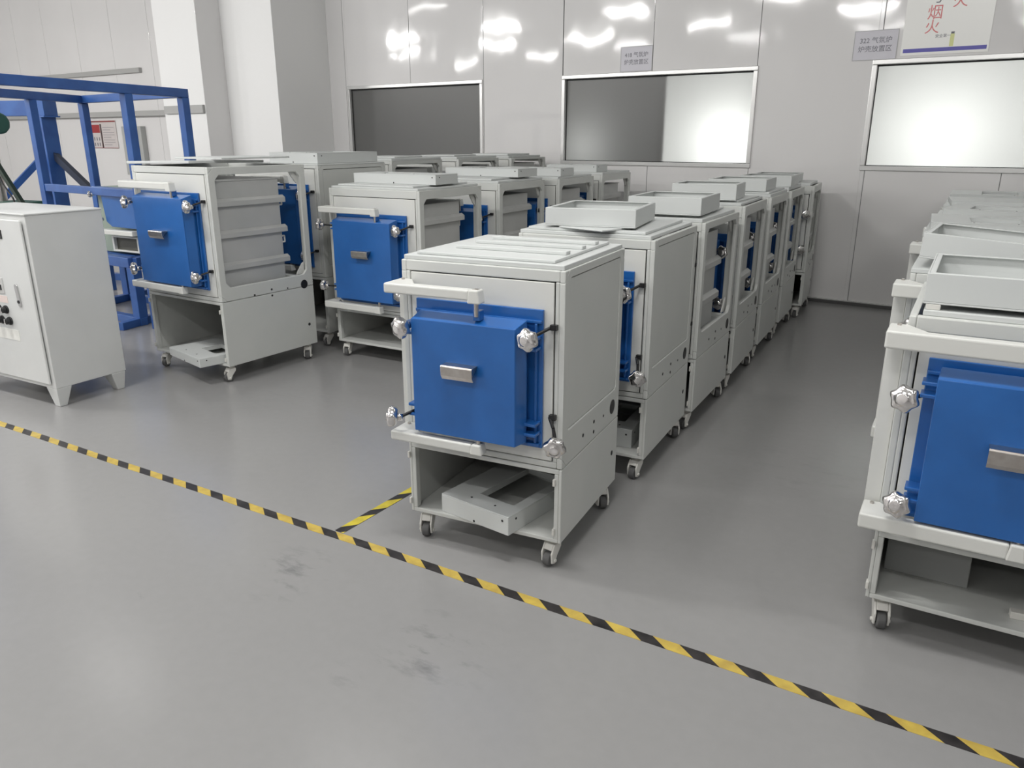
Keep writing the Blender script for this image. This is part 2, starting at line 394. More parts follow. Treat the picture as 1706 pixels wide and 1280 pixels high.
# ------------------------------------------------------------------ furnace cabinet builder
def star_mb(c, axis, r=0.045, t=0.040):
    """six lobed clamp knob, axis points outwards to the hand"""
    mb = MB(); d = Vector(axis).normalized(); u = d.orthogonal().normalized(); w = d.cross(u); c = Vector(c)
    N = 48; prof = [(-0.5, 0.52, 0.25), (-0.42, 0.80, 0.7), (-0.15, 0.97, 1.0), (0.2, 1.0, 1.0), (0.42, 0.90, 0.9), (0.5, 0.72, 0.55), (0.5, 0.46, 0.0), (0.62, 0.42, 0.0), (0.64, 0.30, 0.0)]
    rows = []
    for h, k, lob in prof:
        row = []
        for i in range(N):
            a = 2*PI*i/N; rr = r*k*(1 - 0.17*lob*(0.5 - 0.5*math.cos(6*a))**0.8)
            row.append(c + d*(h*t) + (u*math.cos(a) + w*math.sin(a))*rr)
        rows.append(row)
    v = [p for row in rows for p in row]
    f = [(j*N+i, j*N+(i+1) % N, (j+1)*N+(i+1) % N, (j+1)*N+i) for j in range(len(rows)-1) for i in range(N)]
    f += [tuple(range(N))[::-1], tuple((len(rows)-1)*N+i for i in range(N))]
    mb.poly(v, f)
    hub = c - d*t*0.5
    mb.tube(hub - d*0.020, hub + d*0.004, 0.014, 0.017, n=18)
    return mb
def caster(parent, x, y, ang, zb):
    ca, sa = math.cos(ang), math.sin(ang)
    k = zb/0.12
    def R(p): return (x + p[0]*ca - p[1]*sa, y + p[0]*sa + p[1]*ca, p[2]*k)
    def rb(mb, *b):
        m2 = MB(); m2.box(*b); mb.poly([R(v) for v in m2.v], m2.f)
    mb = MB()
    rb(mb, -0.028, 0.028, -0.028, 0.028, 0.112, 0.1195)           # top plate
    mb.tube(R((0, 0, 0.092)), R((0, 0, 0.112)), 0.019, n=20)      # swivel head
    # fork: two cheeks with sloping profile, trailing in -y
    for sx in (-1, 1):
        pts = [(0.018, 0.098), (-0.030, 0.098), (-0.052, 0.062), (-0.048, 0.020), (-0.026, 0.014), (-0.012, 0.045), (0.016, 0.078)]
        m2 = MB(); m2.prism(pts, 'x', sx*0.019, sx*0.027)
        mb.poly([R(v) for v in m2.v], m2.f)
    m2 = MB(); m2.prism([(0.018, 0.098), (-0.030, 0.098), (-0.044, 0.076), (-0.038, 0.070), (0.014, 0.078)], 'x', -0.019, 0.019); mb.poly([R(v) for v in m2.v], m2.f)
    mb.tube(R((-0.033, -0.030, 0.030)), R((0.033, -0.030, 0.030)), 0.0075, n=14)
    c = mb.build('caster', CAST, parent, 0.0025)
    wl = MB(); wl.tube(R((-0.016, -0.030, 0.0315)), R((0.016, -0.030, 0.0315)), 0.0315*k, n=28)
    wl.build('wheel', RUB, c, 0.005)
    return c

SPEC = {
 'A': dict(zs=0.575, ot=0.540, pb=0.61, f0=0.655, f1=1.305, pt=1.42, b0=0.69, b1=1.272, fx=(0.10, 0.735), bx=(0.155, 0.70), au=(1.325, 1.372), al=(0.632, 0.678), ax=(0.01, 0.60), h=(0.355, 0.51, 1.003, 1.055), so=(0.67, 1.42), ribs=(0.24, 0.52, 0.81), cd=0.62),
 'B': dict(zs=0.385, ot=0.358, pb=0.415, f0=0.458, f1=1.125, pt=1.238, b0=0.50, b1=1.076, fx=(0.075, 0.727), bx=(0.125, 0.66), au=(1.128, 1.172), al=(0.415, 0.463), ax=(-0.006, 0.54), h=(0.325, 0.475, 0.815, 0.870), so=(0.49, 1.238), ribs=(0.21, 0.5, 0.79), cd=0.575),
 'C': dict(zs=0.436, ot=0.412, pb=0.468, f0=0.520, f1=1.058, pt=1.157, b0=0.550, b1=1.002, fx=(0.072, 0.612), bx=(0.115, 0.552), au=(1.090, 1.129), al=(0.492, 0.531), ax=(-0.004, 0.408), h=(0.262, 0.395, 0.792, 0.848), so=(0.585, 1.172), ribs=(0.38, 0.73), cd=0.50),
 'R': dict(zs=0.378, ot=0.356, pb=0.410, f0=0.462, f1=1.002, pt=1.073, b0=0.496, b1=0.966, fx=(0.074, 0.620), bx=(0.112, 0.575), au=(1.041, 1.097), al=(0.435, 0.487), ax=(-0.05, 0.415), h=(0.268, 0.41, 0.729, 0.792), so=(0.52, 1.09), ribs=(0.38, 0.73), cd=0.44),
}
def furnace(kind, W, D, H, loc, rz, label, group, closed=True, zb=0.12, knobs=None, door=True, detail=True, inner_left=True):
    S = SPEC[kind]; p = 0.04
    t = thing('furnace_cabinet', label, 'furnace', loc, rz, group)
    zs = S['zs']
    # lower cabinet: open front box on a floor pan
    lb = MB(); th = 0.012
    lb.box(0, th, 0.0, D, zb, zs); lb.box(W-th, W, 0.0, D, zb, zs); 
    lb.box(th, W-th, 0.0, D-0.01, zb, zb+0.018); lb.box(th, W-th, 0.0, D-0.01, zs-0.02, zs)
    lb.box(th, 0.030, 0.0, 0.03, zb+0.018, zs-0.02); lb.box(W-0.030, W-th, 0.0, 0.03, zb+0.018, zs-0.02)
    base = lb.build('lower_cabinet', CAB, t, 0.003)
    rp_ = MB(); rp_.box(th, W-th, D-0.01, D-0.002, zb+0.018, zs-0.02); rp_.build('rear_panel', SHADE, base, label='rear panel with deep shade painted in as near-black')  # panel coloured near-black to paint in the shade deep in the base
    rp_ = MB(); rp_.box(th+0.001, W-th-0.001, 0.035, D-0.012, zs-0.026, zs-0.0205); rp_.build('underside_shade', SHADE, base, label='added underside sheet with painted-in shade')  # added thin sheet, its near-black colour is painted shade under the top
    for x0 in (-0.004, W-0.030-0.004):
        for z0 in (zb+0.035, S['ot']-0.045):
            hg = MB(); hg.box(x0, x0+0.010, -0.010, 0.016, z0, z0+0.028); hg.build('hinge', CAST, base, 0.002)
    # upper frame
    fr = MB(); z0 = zs+0.003
    sb, st = S['so']
    c = 0.045
    c2 = 0.012 if closed else 0.035
    for x0, x1 in ((0, 0.022), (W-0.022, W)):
        fr.plate_hole(rect8(0, D, z0, H, c), chamfer_rect(0.05, D-0.05, sb, st, c2), 'x', x0, x1)
        # fill the corners cut away by the loop
        for (yy, zz, sy, sz) in ((0, z0, 1, 1), (D, z0, -1, 1), (0, H, 1, -1), (D, H, -1, -1)):
            fr.prism([(yy, zz), (yy+sy*c, zz), (yy, zz+sz*c)], 'x', x0, x1)
    fr.box(0.022, W-0.022, 0, 0.03, S['pt']+0.004, H); fr.box(0.022, W-0.022, D-0.03, D, H-0.05, H)
    fr.box(0.022, W-0.022, 0, 0.03, z0, S['pb']-0.004); fr.box(0.022, W-0.022, D-0.17, D-0.14, z0, sb)
    fr.box(0.022, p-0.002, 0, 0.03, S['pb']-0.004, S['pt']+0.004); fr.box(W-p+0.002, W-0.022, 0, 0.03, S['pb']-0.004, S['pt']+0.004)
    fr.box(0.022, 0.06, D-0.03, D, sb, H-0.05); fr.box(W-0.06, W-0.022, D-0.03, D, sb, H-0.05)
    fr.build('upper_frame', CAB, t, 0.004)
    # bottom deck of the upper part
    dk = MB(); dk.box(0.023, W-0.023, 0.031, D-0.031, sb-0.03, sb-0.022); dk.build('deck', CHAM, t)
    # front panel, set in with a dark joint
    fp = MB(); fp.plate_hole([(p+0.003, S['pb']), (W-p-0.003, S['pb']), (W-p-0.003, S['pt']), (p+0.003, S['pt'])],
                             [(S['fx'][0]+0.04, S['f0']+0.04), (S['fx'][1]-0.04, S['f0']+0.04), (S['fx'][1]-0.04, S['f1']-0.04), (S['fx'][0]+0.04, S['f1']-0.04)], 'y', -0.001, 0.012)
    fp.build('front_panel', CABW, t, 0.002)
    dg = MB(); dg.box(p-0.002, W-p+0.002, 0.014, 0.020, S['pb']-0.004, S['pt']+0.004); dg.build('panel_joint', DARK, t)
    # side panels
    if closed:
        for nm, x0, x1 in (('side_panel', 0.002, 0.014), ('side_panel', W-0.014, W-0.002)):
            sp = MB(); sp.box(x0, x1, 0.0535, D-0.0535, sb+0.0035, st-0.0035); sp.build(nm, CAB, t, 0.0015)
        js = MB(); js.box(W-0.021, W-0.015, 0.046, D-0.046, sb-0.003, st+0.003); js.build('side_joint', DARK, t)
    else:
        sp = MB(); sp.box(0.005, 0.016, 0.054, D-0.054, sb+0.004, st-0.004); sp.build('side_panel', CAB, t, 0.004)
        # inner chamber with pressed ribs
        cd = S['cd']; q = 0.055
        ct = st - 0.045; cbm = sb - 0.02
        ch = MB(); ch.box(q, W-q, 0.045, cd, cbm, ct); ch.box(q-0.006, W-q+0.006, 0.045, cd+0.02, ct, ct+0.004)
        chm = ch.build('heating_chamber', CHAM, t, 0.004)
        lr = MB(); lr.box(0.024, 0.030, 0.045, cd, ct-0.05, H-0.055); lr.build('gap_shade', SHADE, t, label='added near-black sheet with painted-in shade')  # added near-black sheet that paints shade into the gap above the chamber
        for rf in S['ribs']:
            zc = st - rf*(st-sb)
            for sgn, xx in ((1, W-q), (-1, q)):
                rb = MB()
                pts = [(xx, zc-0.030), (xx+sgn*0.026, zc-0.030), (xx+sgn*0.026, zc+0.004), (xx, zc+0.022)]
                rb.prism(pts if sgn > 0 else pts[::-1], 'y', 0.047, cd+0.035)
                rb.build('rib', CHAM, chm, 0.002)
        for zz in ((st-sb)*0.72+sb, (st-sb)*0.36+sb):
            lp = MB(); lp.path([(W-q-0.03, cd, zz+0.022), (W-q-0.03, cd+0.045, zz+0.022), (W-q-0.03, cd+0.045, zz-0.022), (W-q-0.03, cd, zz-0.022)], 0.006, 8)
            lp.build('rear_loop', CAST, chm)
        for sz, zz in ((-1, st), (1, sb)):
            gu = MB(); gu.prism([(D-0.052, zz), (D-0.052, zz+sz*0.085), (D-0.068, zz+sz*0.075), (D-0.115, zz+sz*0.018), (D-0.125, zz)][::(1 if sz < 0 else -1)], 'x', W-0.040, W-0.030)
            gu.build('gusset', CABW, t)
    # holes in the side skirt
    ys = ((0.225, -0.083, 0.008), (0.352, -0.066, 0.008), (0.352, -0.111, 0.008), (0.473, -0.080, 0.006))
    for y, dz, r in ys + ((0.68*(1-0.07/D), zb+0.16-sb, 0.012),):
        hl = MB(); hl.tube((W-0.002, y*D/0.68, sb+dz), (W+0.0012, y*D/0.68, sb+dz), r, n=14); hl.build('bolt_hole', DARK, t)
    hb = MB(); hb.tube((W-0.002, D-0.09, sb-0.075), (W+0.0014, D-0.09, sb-0.075), 0.033, n=28); hb.build('cable_port', BLACK, t)
    # hinge posts and arms
    a0, a1 = S['ax']; af = -0.125
    hp = MB(); xl = min(a0+0.012, -0.012)-0.012
    hp.box(xl, -0.003, 0.012, 0.032, S['al'][0]-0.02, S['au'][1]-0.01)
    hp.box(-0.006, -0.001, 0.012, 0.085, S['al'][0]-0.02, S['au'][1]-0.01)
    hp.build('hinge_post', CABW, t, 0.002)
    for nm, (b0, b1) in (('hinge_arm', S['au']), ('hinge_arm', S['al'])):
        ar = MB()
        ar.prism([(a0, af), (a1-0.045, af), (a1-0.045, af+0.042), (a0+0.115, af+0.042), (a0+0.055, 0.0+(-0.002)), (a0, 0.0-0.002)], 'z', b0, b1)
        arm = ar.build(nm, CABW, t, 0.007, 3)
        eb = MB(); eb.prism([(a1-0.050, b0-(0.010 if b0 > 0.8 else 0.001)), (a1+0.002, b0-(0.010 if b0 > 0.8 else 0.001)), (a1-0.005, b1+0.002), (a1-0.043, b1+0.002)], 'y', af-0.003, af+0.045)
        eb.build('pivot_block', CABW, arm, 0.005)
        pv = MB()
        if b0 > 0.8: pv.tube((a1-0.023, af+0.022, b0-0.06), (a1-0.023, af+0.022, b1+0.004), 0.009); pv.box(a1-0.034, a1-0.012, af+0.012, af+0.034, b1-0.001, b1+0.003)
        else: pv.tube((a1-0.023, af+0.022, b0+0.01), (a1-0.023, af+0.022, b1+0.035), 0.009)
        pv.build('pivot_pin', STEEL, arm)
        pb = MB(); pb.tube((a0+0.028, -0.028, b1-0.004), (a0+0.028, -0.028, b1+0.006), 0.007, n=6); pb.build('hinge_bolt', STEEL, arm)
    # door
    if door:
        d = MB()
        fx0, fx1 = S['fx']; bx0, bx1 = S['bx']; f0, f1, b0, b1 = S['f0'], S['f1'], S['b0'], S['b1']
        d.box(fx0, fx1, -0.016, -0.003, f0, f1)
        d.box(fx0+0.002, fx1-0.002, -0.026, -0.016, f1-0.050, f1-0.038)
        d.box(fx0+0.006, fx1-0.006, -0.034, -0.016, f0+0.01, f0+0.022)
        d.box(fx1-0.028, fx1-0.018, -0.030, -0.016, f0+0.022, f1-0.050)
        d.box(bx0, bx1, -0.050, -0.016, b0+0.004, b1-0.002)
        d.frustum((bx0, bx1+0.012, b0, b1+0.022), -0.050, (bx0-0.004, bx1-0.004, b0, b1), -0.115)
        d.frustum((bx0-0.004, bx1-0.004, b0, b1), -0.115, (bx0-0.004, bx1-0.004, b0, b1), -0.120)
        hx = a1-0.023
        d.box(hx-0.014, hx+0.014, -0.105, -0.070, b1+0.012, b1+0.05)
        kz = [b1-0.045, b0+0.075]
        for z in kz:      # clamp lugs
            for dz in (-0.026, 0.014):
                d.box(bx0-0.045, bx0+0.01, -0.098, -0.040, z+dz, z+dz+0.012)
                d.box(bx1-0.004, fx1-0.006, -0.066, -0.016, z+dz-0.02, z+dz-0.008)
        dr = d.build('door', BLUE, t, 0.004)
        h = MB(); h0, h1, h2, h3 = S['h']
        hf = -0.163
        h.prism([(-0.120, h3-0.004), (-0.120, h3), (hf, h3), (hf-0.004, h3-0.006), (hf-0.002, h2+0.016), (hf+0.008, h2), (hf+0.011, h2+0.002), (hf+0.003, h2+0.016), (hf+0.001, h3-0.004)], 'x', h0, h1)
        h.build('handle', STEEL, dr, 0.0015, label='brushed steel pull handle')
        ks = knobs or [('L', kz[0], None), ('L', kz[1], None), ('R', kz[0], None), ('R', kz[1], None)]
        for side, z, spec in ks:
            if side == 'L':
                pv_ = Vector((bx0-0.018, -0.060, z)); c, ax = spec or (Vector((bx0-0.075, -0.135, z+0.002)), Vector((-0.55, -0.82, 0.05)))
            else:
                pv_ = Vector((fx1+0.040, -0.006, z+0.020)); c, ax = spec or (Vector((bx1+0.045, -0.118, z-0.004)), Vector((-0.25, -0.96, 0.05)))
            c = Vector(c); ax = Vector(ax).normalized()
            bt = MB(); e = c - ax*0.03
            if side == 'R':
                mid = Vector((fx1-0.004, -0.060, z+0.004)) if not spec else (pv_+e)/2 + Vector((0, -0.01, 0.01))
                bt.path([pv_ + Vector((0.010, 0, 0.004)), pv_ + Vector((-0.012, -0.004, 0.002)), mid, e], 0.0065, 10)
                bt.box(pv_.x-0.012, pv_.x+0.014, -0.020, -0.001, pv_.z-0.006, pv_.z+0.014)
            else:
                bt.path([pv_, e], 0.0065, 10)
            bt.build('clamp_bolt', BLACK, dr)
            star_mb(c, ax).build('clamp_knob', CHROME, dr, smooth=True, label='chrome star knob')
    # casters
    for (x, y, a) in ((0.05, 0.055, 0.25), (W-0.05, 0.055, -0.2), (0.05, D-0.055, 0.5), (W-0.05, D-0.055, 0.6)):
        caster(t, x, y, a, zb)
    return t

def left_origin(P, a, W): return (P[0]-W*math.cos(a), P[1]-W*math.sin(a), 0)
PLACE = {}
def unit(key, kind, P, a, W, D, H, label, group, **kw):
    loc = left_origin(P, a, W)
    PLACE[key] = (loc, a, W, D, H)
    return furnace(kind, W, D, H, loc, a, label, group, **kw)
GM = 'furnace cabinets in the centre row'; GA = 'tall furnace cabinets in the far left row'; GB = 'furnace cabinets in the second row from the left'; GR = 'furnace cabinets in the right row'
c1k = [('L', 0.960, ((0.078, -0.140, 0.966), (-0.35, -0.9, -0.1))), ('L', 0.620, ((0.028, -0.150, 0.604), (-0.85, -0.5, 0.12))),
       ('R', 0.973, None), ('R', 0.627, ((0.692, -0.080, 0.562), (0.25, -0.92, -0.25)))]
unit('C1', 'C', (-1.103, 2.502), 0.038, 0.69, 0.682, 1.202, 'nearest grey furnace cabinet with blue door and closed side, front of the centre row', GM, knobs=c1k)
unit('C2', 'C', (-1.083, 3.462), 0.011, 0.70, 0.758, 1.204, 'closed-sided grey furnace cabinet second from the front in the centre row', GM, knobs=[('L', 0.96, None), ('L', 0.62, None), ('R', 0.973, None), ('R', 0.627, ((0.672, -0.080, 0.565), (0.25, -0.92, -0.25)))])
unit('C3', 'C', (-1.062, 4.279), -0.014, 0.70, 0.79, 1.21, 'open-sided furnace cabinet third in the centre row, behind the closed-sided ones', GM, closed=False)
unit('C4', 'C', (-1.035, 5.167), 0.007, 0.70, 0.757, 1.235, 'open-sided furnace cabinet fourth from the front in the centre row', GM, closed=False)
unit('C5', 'C', (-1.03, 6.05), 0.0, 0.70, 0.75, 1.235, 'open-sided furnace cabinet fifth from the front in the centre row', GM, closed=False)
unit('C6', 'C', (-1.02, 6.91), 0.0, 0.70, 0.70, 1.235, 'open-sided furnace cabinet second from the back wall in the centre row', GM, closed=False)
unit('C7', 'C', (-0.95, 7.74), 0.03, 0.70, 0.68, 1.235, 'last furnace cabinet of the centre row, next to the back wall', GM, closed=False, knobs=[('L', 0.96, None), ('L', 0.62, None), ('R', 0.973, ((0.655, -0.085, 0.985), (0.3, -0.95, 0))), ('R', 0.66, ((0.640, -0.085, 0.66), (0.3, -0.95, 0)))])
unit('L1', 'A', (-4.181, 3.69), -0.087, 0.84, 0.832, 1.47, 'tall open-sided furnace cabinet with big blue door, front of the far left row', GA, closed=False)
unit('A2', 'A', (-4.225, 4.80), -0.03, 0.84, 0.83, 1.448, 'tall closed-sided furnace cabinet behind the big open-sided one at left', GA)
unit('A3', 'A', (-4.33, 5.90), -0.03, 0.84, 0.80, 1.455, 'tall furnace cabinet third in the far left row, only its top in view', GA, closed=False)
unit('A4', 'A', (-4.27, 6.95), -0.03, 0.84, 0.80, 1.45, 'tall furnace cabinet fourth in the far left row, only its top in view', GA, closed=False)
unit('A5', 'A', (-4.22, 8.00), -0.05, 0.84, 0.80, 1.44, 'tall furnace cabinet by the back wall at the end of the far left row', GA, closed=False)
lk = [('L', 1.03, ((-0.035, -0.085, 1.035), (-1, -0.12, 0.05))), ('L', 0.575, ((-0.03, -0.085, 0.575), (-1, -0.12, 0.05))), ('R', 1.03, None), ('R', 0.575, None)]
unit('B1', 'B', (-3.158, 4.608), -0.041, 0.84, 0.81, 1.298, 'open-sided furnace cabinet with blue door between the centre row and the tall left one', GB, closed=False, knobs=lk)
unit('B2', 'B', (-3.11, 5.69), -0.03, 0.84, 0.80, 1.298, 'open-sided furnace cabinet second in the row left of centre', GB, closed=False)
unit('B3', 'B', (-2.99, 6.60), -0.02, 0.84, 0.78, 1.298, 'open-sided furnace cabinet third in the row left of centre', GB, closed=False)
unit('B4', 'B', (-2.95, 7.55), -0.02, 0.84, 0.80, 1.30, 'open-sided furnace cabinet near the back wall in the row left of centre', GB, closed=False)
ra = -0.045
def rowR(key, y, x, label, closed=True, H=1.125, a=ra, **kw):
    P = (x+0.69*math.cos(a), y+0.69*math.sin(a)); unit(key, 'R', P, a, 0.69, 0.70, H, label, GR, closed=closed, **kw)
rk = [('L', 0.90, ((0.030, -0.140, 0.897), (-0.3, -0.93, 0.15))), ('L', 0.55, ((0.055, -0.140, 0.550), (-0.2, -0.95, 0.15))), ('R', 0.90, None), ('R', 0.55, None)]
rowR('R1', 2.667, -0.007, 'grey furnace cabinet with blue door cut off by the right edge of the photo', knobs=rk)
rowR('R2', 3.56, -0.03, 'furnace cabinet second in the right row, hidden under stacked trays')
rowR('R3', 4.95, -0.01, 'furnace cabinet third in the right row, its flat top showing')
rowR('R4', 5.85, 0.04, 'furnace cabinet fourth in the right row, its flat top showing')
rowR('R5', 6.72, 0.09, 'furnace cabinet fifth in the right row towards the back wall')
rowR('R6', 7.64, 0.14, 'furnace cabinet nearest the back wall in the right row')

# ------------------------------------------------------------------ loose sheet metal: plates, trays, covers
def plate(name, w, d, h, loc, rz, label, group, m=None, rot=None, lips=()):
    mb = MB(); mb.box(0, w, 0, d, 0, h)
    o = mb.build(name, m or LID, None, 0.003)
    o.location = loc; o.rotation_euler = rot or (0, 0, rz)
    tag(o, label, 'metal plate', group)
    for (x0, x1, y) in lips:
        l = MB(); l.box(x0, x1, y, y+0.045, h, h+0.014); l.build('stiffener', m or LID, o, 0.003)
    return o
def tray(w, d, h, loc, rz, label, group, rot=None):
    """open topped folded tray"""
    t = 0.006; mb = MB(); mb.box(0, w, 0, d, 0, t)
    mb.plate_hole([(0, 0), (w, 0), (w, d), (0, d)], [(t, t), (w-t, t), (w-t, d-t), (t, d-t)], 'z', t, h)
    mb.plate_hole([(t, t), (w-t, t), (w-t, d-t), (t, d-t)], [(0.022, 0.022), (w-0.022, 0.022), (w-0.022, d-0.022), (0.022, d-0.022)], 'z', h-0.004, h)
    o = mb.build('metal_tray', LID, None, 0.002); o.location = loc; o.rotation_euler = rot or (0, 0, rz)
    return tag(o, label, 'tray', group)
def cover(w, d, h, loc, rz, label, group, hole=None, rot=None):
    """closed box cover with a rectangular cut-out in its top"""
    t = 0.005; hx0, hx1, hy0, hy1 = hole or (w*0.35, w*0.75, d*0.22, d*0.78)
    mb = MB()
    mb.plate_hole([(0, 0), (w, 0), (w, d), (0, d)], [(t, t), (w-t, t), (w-t, d-t), (t, d-t)], 'z', 0, h-t)
    mb.plate_hole([(0, 0), (w, 0), (w, d), (0, d)], [(hx0, hy0), (hx1, hy0), (hx1, hy1), (hx0, hy1)], 'z', h-t, h)
    mb.plate_hole([(hx0-t, hy0-t), (hx1+t, hy0-t), (hx1+t, hy1+t), (hx0-t, hy1+t)], [(hx0, hy0), (hx1, hy0), (hx1, hy1), (hx0, hy1)], 'z', h-0.03, h-t)
    o = mb.build('metal_cover', LID, None, 0.003); o.location = loc; o.rotation_euler = rot or (0, 0, rz)
    for x, y, z, ax in ((w-0.03, -0.0008, h*0.72, 'y'), (w+0.0008, 0.05, h*0.72, 'x'), (w*0.35, 0.05, h+0.0006, 'z'), (w*0.7, 0.05, h+0.0006, 'z'), (w*0.5, -0.0008, h*0.12, 'y')):
        dv = {'x': Vector((0.003, 0, 0)), 'y': Vector((0, 0.003, 0)), 'z': Vector((0, 0, 0.003))}[ax]
        p = Vector((x, y, z)); hs = MB(); hs.tube(p-dv*0.2, p+dv*0.2, 0.005, n=10); hs.build('screw_hole', DARK, o)
    return tag(o, label, 'cover', group)
def on(key, x, y, z, drz=0.0):
    loc, a, W, D, H = PLACE[key]
    return (loc[0]+x*math.cos(a)-y*math.sin(a), loc[1]+x*math.sin(a)+y*math.cos(a), H+z), a+drz
GP = 'loose lid plates on the furnace cabinets'; GT = 'open metal trays on the centre row'; GC = 'box covers with a cut-out on the left rows'

# centre row, nearest
l, a = on('C1', 0.008, 0.008, 0.0); plate('lid_plate', 0.674, 0.66, 0.018, l, a, 'lower lid plate lying on the nearest furnace cabinet', GP)
l, a = on('C1', 0.05, 0.035, 0.0185, 0.0); plate('lid_plate', 0.585, 0.60, 0.012, l, a, 'upper ribbed plate lying on the nearest furnace cabinet', GP, lips=((0.10, 0.575, 0.13), (0.10, 0.575, 0.30), (0.10, 0.575, 0.45)))
# second
l, a = on('C2', 0.005, 0.01, 0.0); plate('lid_plate', 0.67, 0.73, 0.018, l, a, 'lower lid plate on the second centre cabinet, under its tray', GP)
l, a = on('C2', 0.04, 0.03, 0.0185, 0.01); plate('lid_plate', 0.60, 0.66, 0.014, l, a, 'middle lid plate on the second centre cabinet, under its tray', GP)
l, a = on('C2', 0.20, 0.035, 0.033, -0.35); plate('lid_plate', 0.28, 0.22, 0.008, l, a, 'small skewed plate sticking out under the front tray of the centre row', GP)
l, a = on('C2', 0.135, 0.02, 0.042, 0.12); tray(0.445, 0.50, 0.085, l, a+0.0, 'open shallow tray on the second centre cabinet, nearest of the trays', GT)
# third
l, a = on('C3', 0.0, 0.0, 0.0); plate('lid_plate', 0.68, 0.74, 0.02, l, a, 'lower lid plate on the third centre cabinet', GP)
l, a = on('C3', 0.03, 0.06, 0.0205, 0.03); plate('lid_plate', 0.60, 0.66, 0.012, l, a, 'upper lid plate on the third centre cabinet, under its tray', GP)
l, a = on('C3', 0.245, 0.01, 0.034, 0.05); tray(0.415, 0.50, 0.095, l, a, 'open tray on the third centre cabinet, second of the trays', GT)
# fourth
l, a = on('C4', 0.01, 0.0, 0.0); plate('lid_plate', 0.66, 0.73, 0.018, l, a, 'lower lid plate on the fourth centre cabinet', GP)
l, a = on('C4', 0.25, 0.12, 0.0185, -0.06); plate('lid_plate', 0.38, 0.55, 0.010, l, a, 'upper lid plate on the fourth centre cabinet, right of its tray', GP)
l, a = on('C4', 0.20, 0.04, 0.030, 0.06); tray(0.42, 0.40, 0.10, l, a, 'open tray on the fourth centre cabinet, third of the trays', GT)
l, a = on('C5', 0.0, 0.0, 0.0); plate('lid_plate', 0.69, 0.72, 0.022, l, a, 'lower lid plate on the fifth centre cabinet', GP)
l, a = on('C5', 0.05, 0.04, 0.0225); plate('lid_plate', 0.62, 0.66, 0.014, l, a, 'upper lid plate on the fifth centre cabinet, under its tray', GP)
l, a = on('C5', 0.215, 0.02, 0.038, 0.03); tray(0.43, 0.50, 0.085, l, a, 'open tray on the fifth centre cabinet, fourth of the trays', GT)
l, a = on('C6', 0.0, 0.0, 0.0); plate('lid_plate', 0.67, 0.68, 0.03, l, a, 'lid plate on the centre cabinet second from the back wall', GP)
l, a = on('C6', 0.26, 0.02, 0.031, 0.02); tray(0.42, 0.45, 0.085, l, a, 'open tray second from the back wall in the centre row', GT)
l, a = on('C7', 0.0, 0.0, 0.0); plate('lid_plate', 0.66, 0.62, 0.024, l, a, 'lid plate on the centre cabinet next to the back wall', GP)
l, a = on('C7', 0.15, 0.02, 0.025, 0.02); tray(0.40, 0.42, 0.075, l, a, 'open tray nearest the back wall in the centre row', GT)
# far left row
l, a = on('L1', -0.03, -0.01, 0.010); plate('lid_plate', 0.70, 0.62, 0.018, l, a, 'wide lid plate overhanging the front of the tall left cabinet', GP, rot=(math.radians(-0.8), math.radians(-1.0), a))
l, a = on('L1', 0.28, 0.16, 0.044, 0.05); plate('lid_plate', 0.48, 0.62, 0.012, l, a, 'second lid plate lying on top of the tall left cabinet, towards its back', GP)
l, a = on('A2', 0.0, 0.0, 0.0); plate('lid_plate', 0.84, 0.82, 0.012, l, a, 'lid plate under the box cover on the tall closed-sided cabinet', GP)
l, a = on('A2', 0.30, 0.03, 0.013, 0.03); cover(0.50, 0.76, 0.082, l, a, 'box cover with dark slot lying on the tall closed-sided cabinet', GC, hole=(0.12, 0.36, 0.12, 0.64))
l, a = on('A3', 0.0, 0.0, 0.0); plate('lid_plate', 0.84, 0.78, 0.022, l, a, 'lid plate on the third tall cabinet of the far left row', GP)
l, a = on('A3', 0.35, 0.10, 0.023, 0.1); plate('lid_plate', 0.42, 0.5, 0.012, l, a, 'upper plate on the third tall cabinet of the far left row', GP)
l, a = on('A4', 0.0, 0.0, 0.0); plate('lid_plate', 0.82, 0.78, 0.022, l, a, 'lid plate on the fourth tall cabinet of the far left row', GP)
l, a = on('A4', 0.30, 0.10, 0.023, 0.1); plate('lid_plate', 0.40, 0.5, 0.012, l, a, 'upper plate on the fourth tall cabinet of the far left row', GP)
l, a = on('A5', 0.0, 0.0, 0.0); plate('lid_plate', 0.80, 0.74, 0.022, l, a, 'lid plate on the tall cabinet by the back wall at left', GP)
l, a = on('A5', 0.25, 0.10, 0.023, 0.0); plate('lid_plate', 0.48, 0.5, 0.02, l, a, 'upper plate on the tall cabinet by the back wall at left', GP)
# second row from the left
l, a = on('B1', 0.02, 0.01, 0.0); plate('lid_plate', 0.80, 0.78, 0.016, l, a, 'lower lid plate on the front cabinet left of centre', GP)
l, a = on('B1', 0.05, 0.05, 0.0165); plate('lid_plate', 0.70, 0.70, 0.012, l, a, 'upper lid plate on the front cabinet left of centre, under its box cover', GP)
l, a = on('B1', 0.06, 0.22, 0.029, 0.03); cover(0.75, 0.30, 0.072, l, a, 'long box cover lying across the front cabinet left of centre', GC, hole=(0.16, 0.5, 0.08, 0.22))
l, a = on('B2', 0.02, 0.01, 0.0); plate('lid_plate', 0.80, 0.78, 0.018, l, a, 'lower lid plate on the second cabinet left of centre', GP)
l, a = on('B2', 0.12, 0.05, 0.0185, 0.03); plate('lid_plate', 0.60, 0.70, 0.014, l, a, 'upper lid plate on the second cabinet left of centre', GP)
l, a = on('B2', 0.04, 0.40, 0.034, -0.03); cover(0.76, 0.33, 0.07, l, a, 'box cover lying across the second cabinet left of centre', GC)
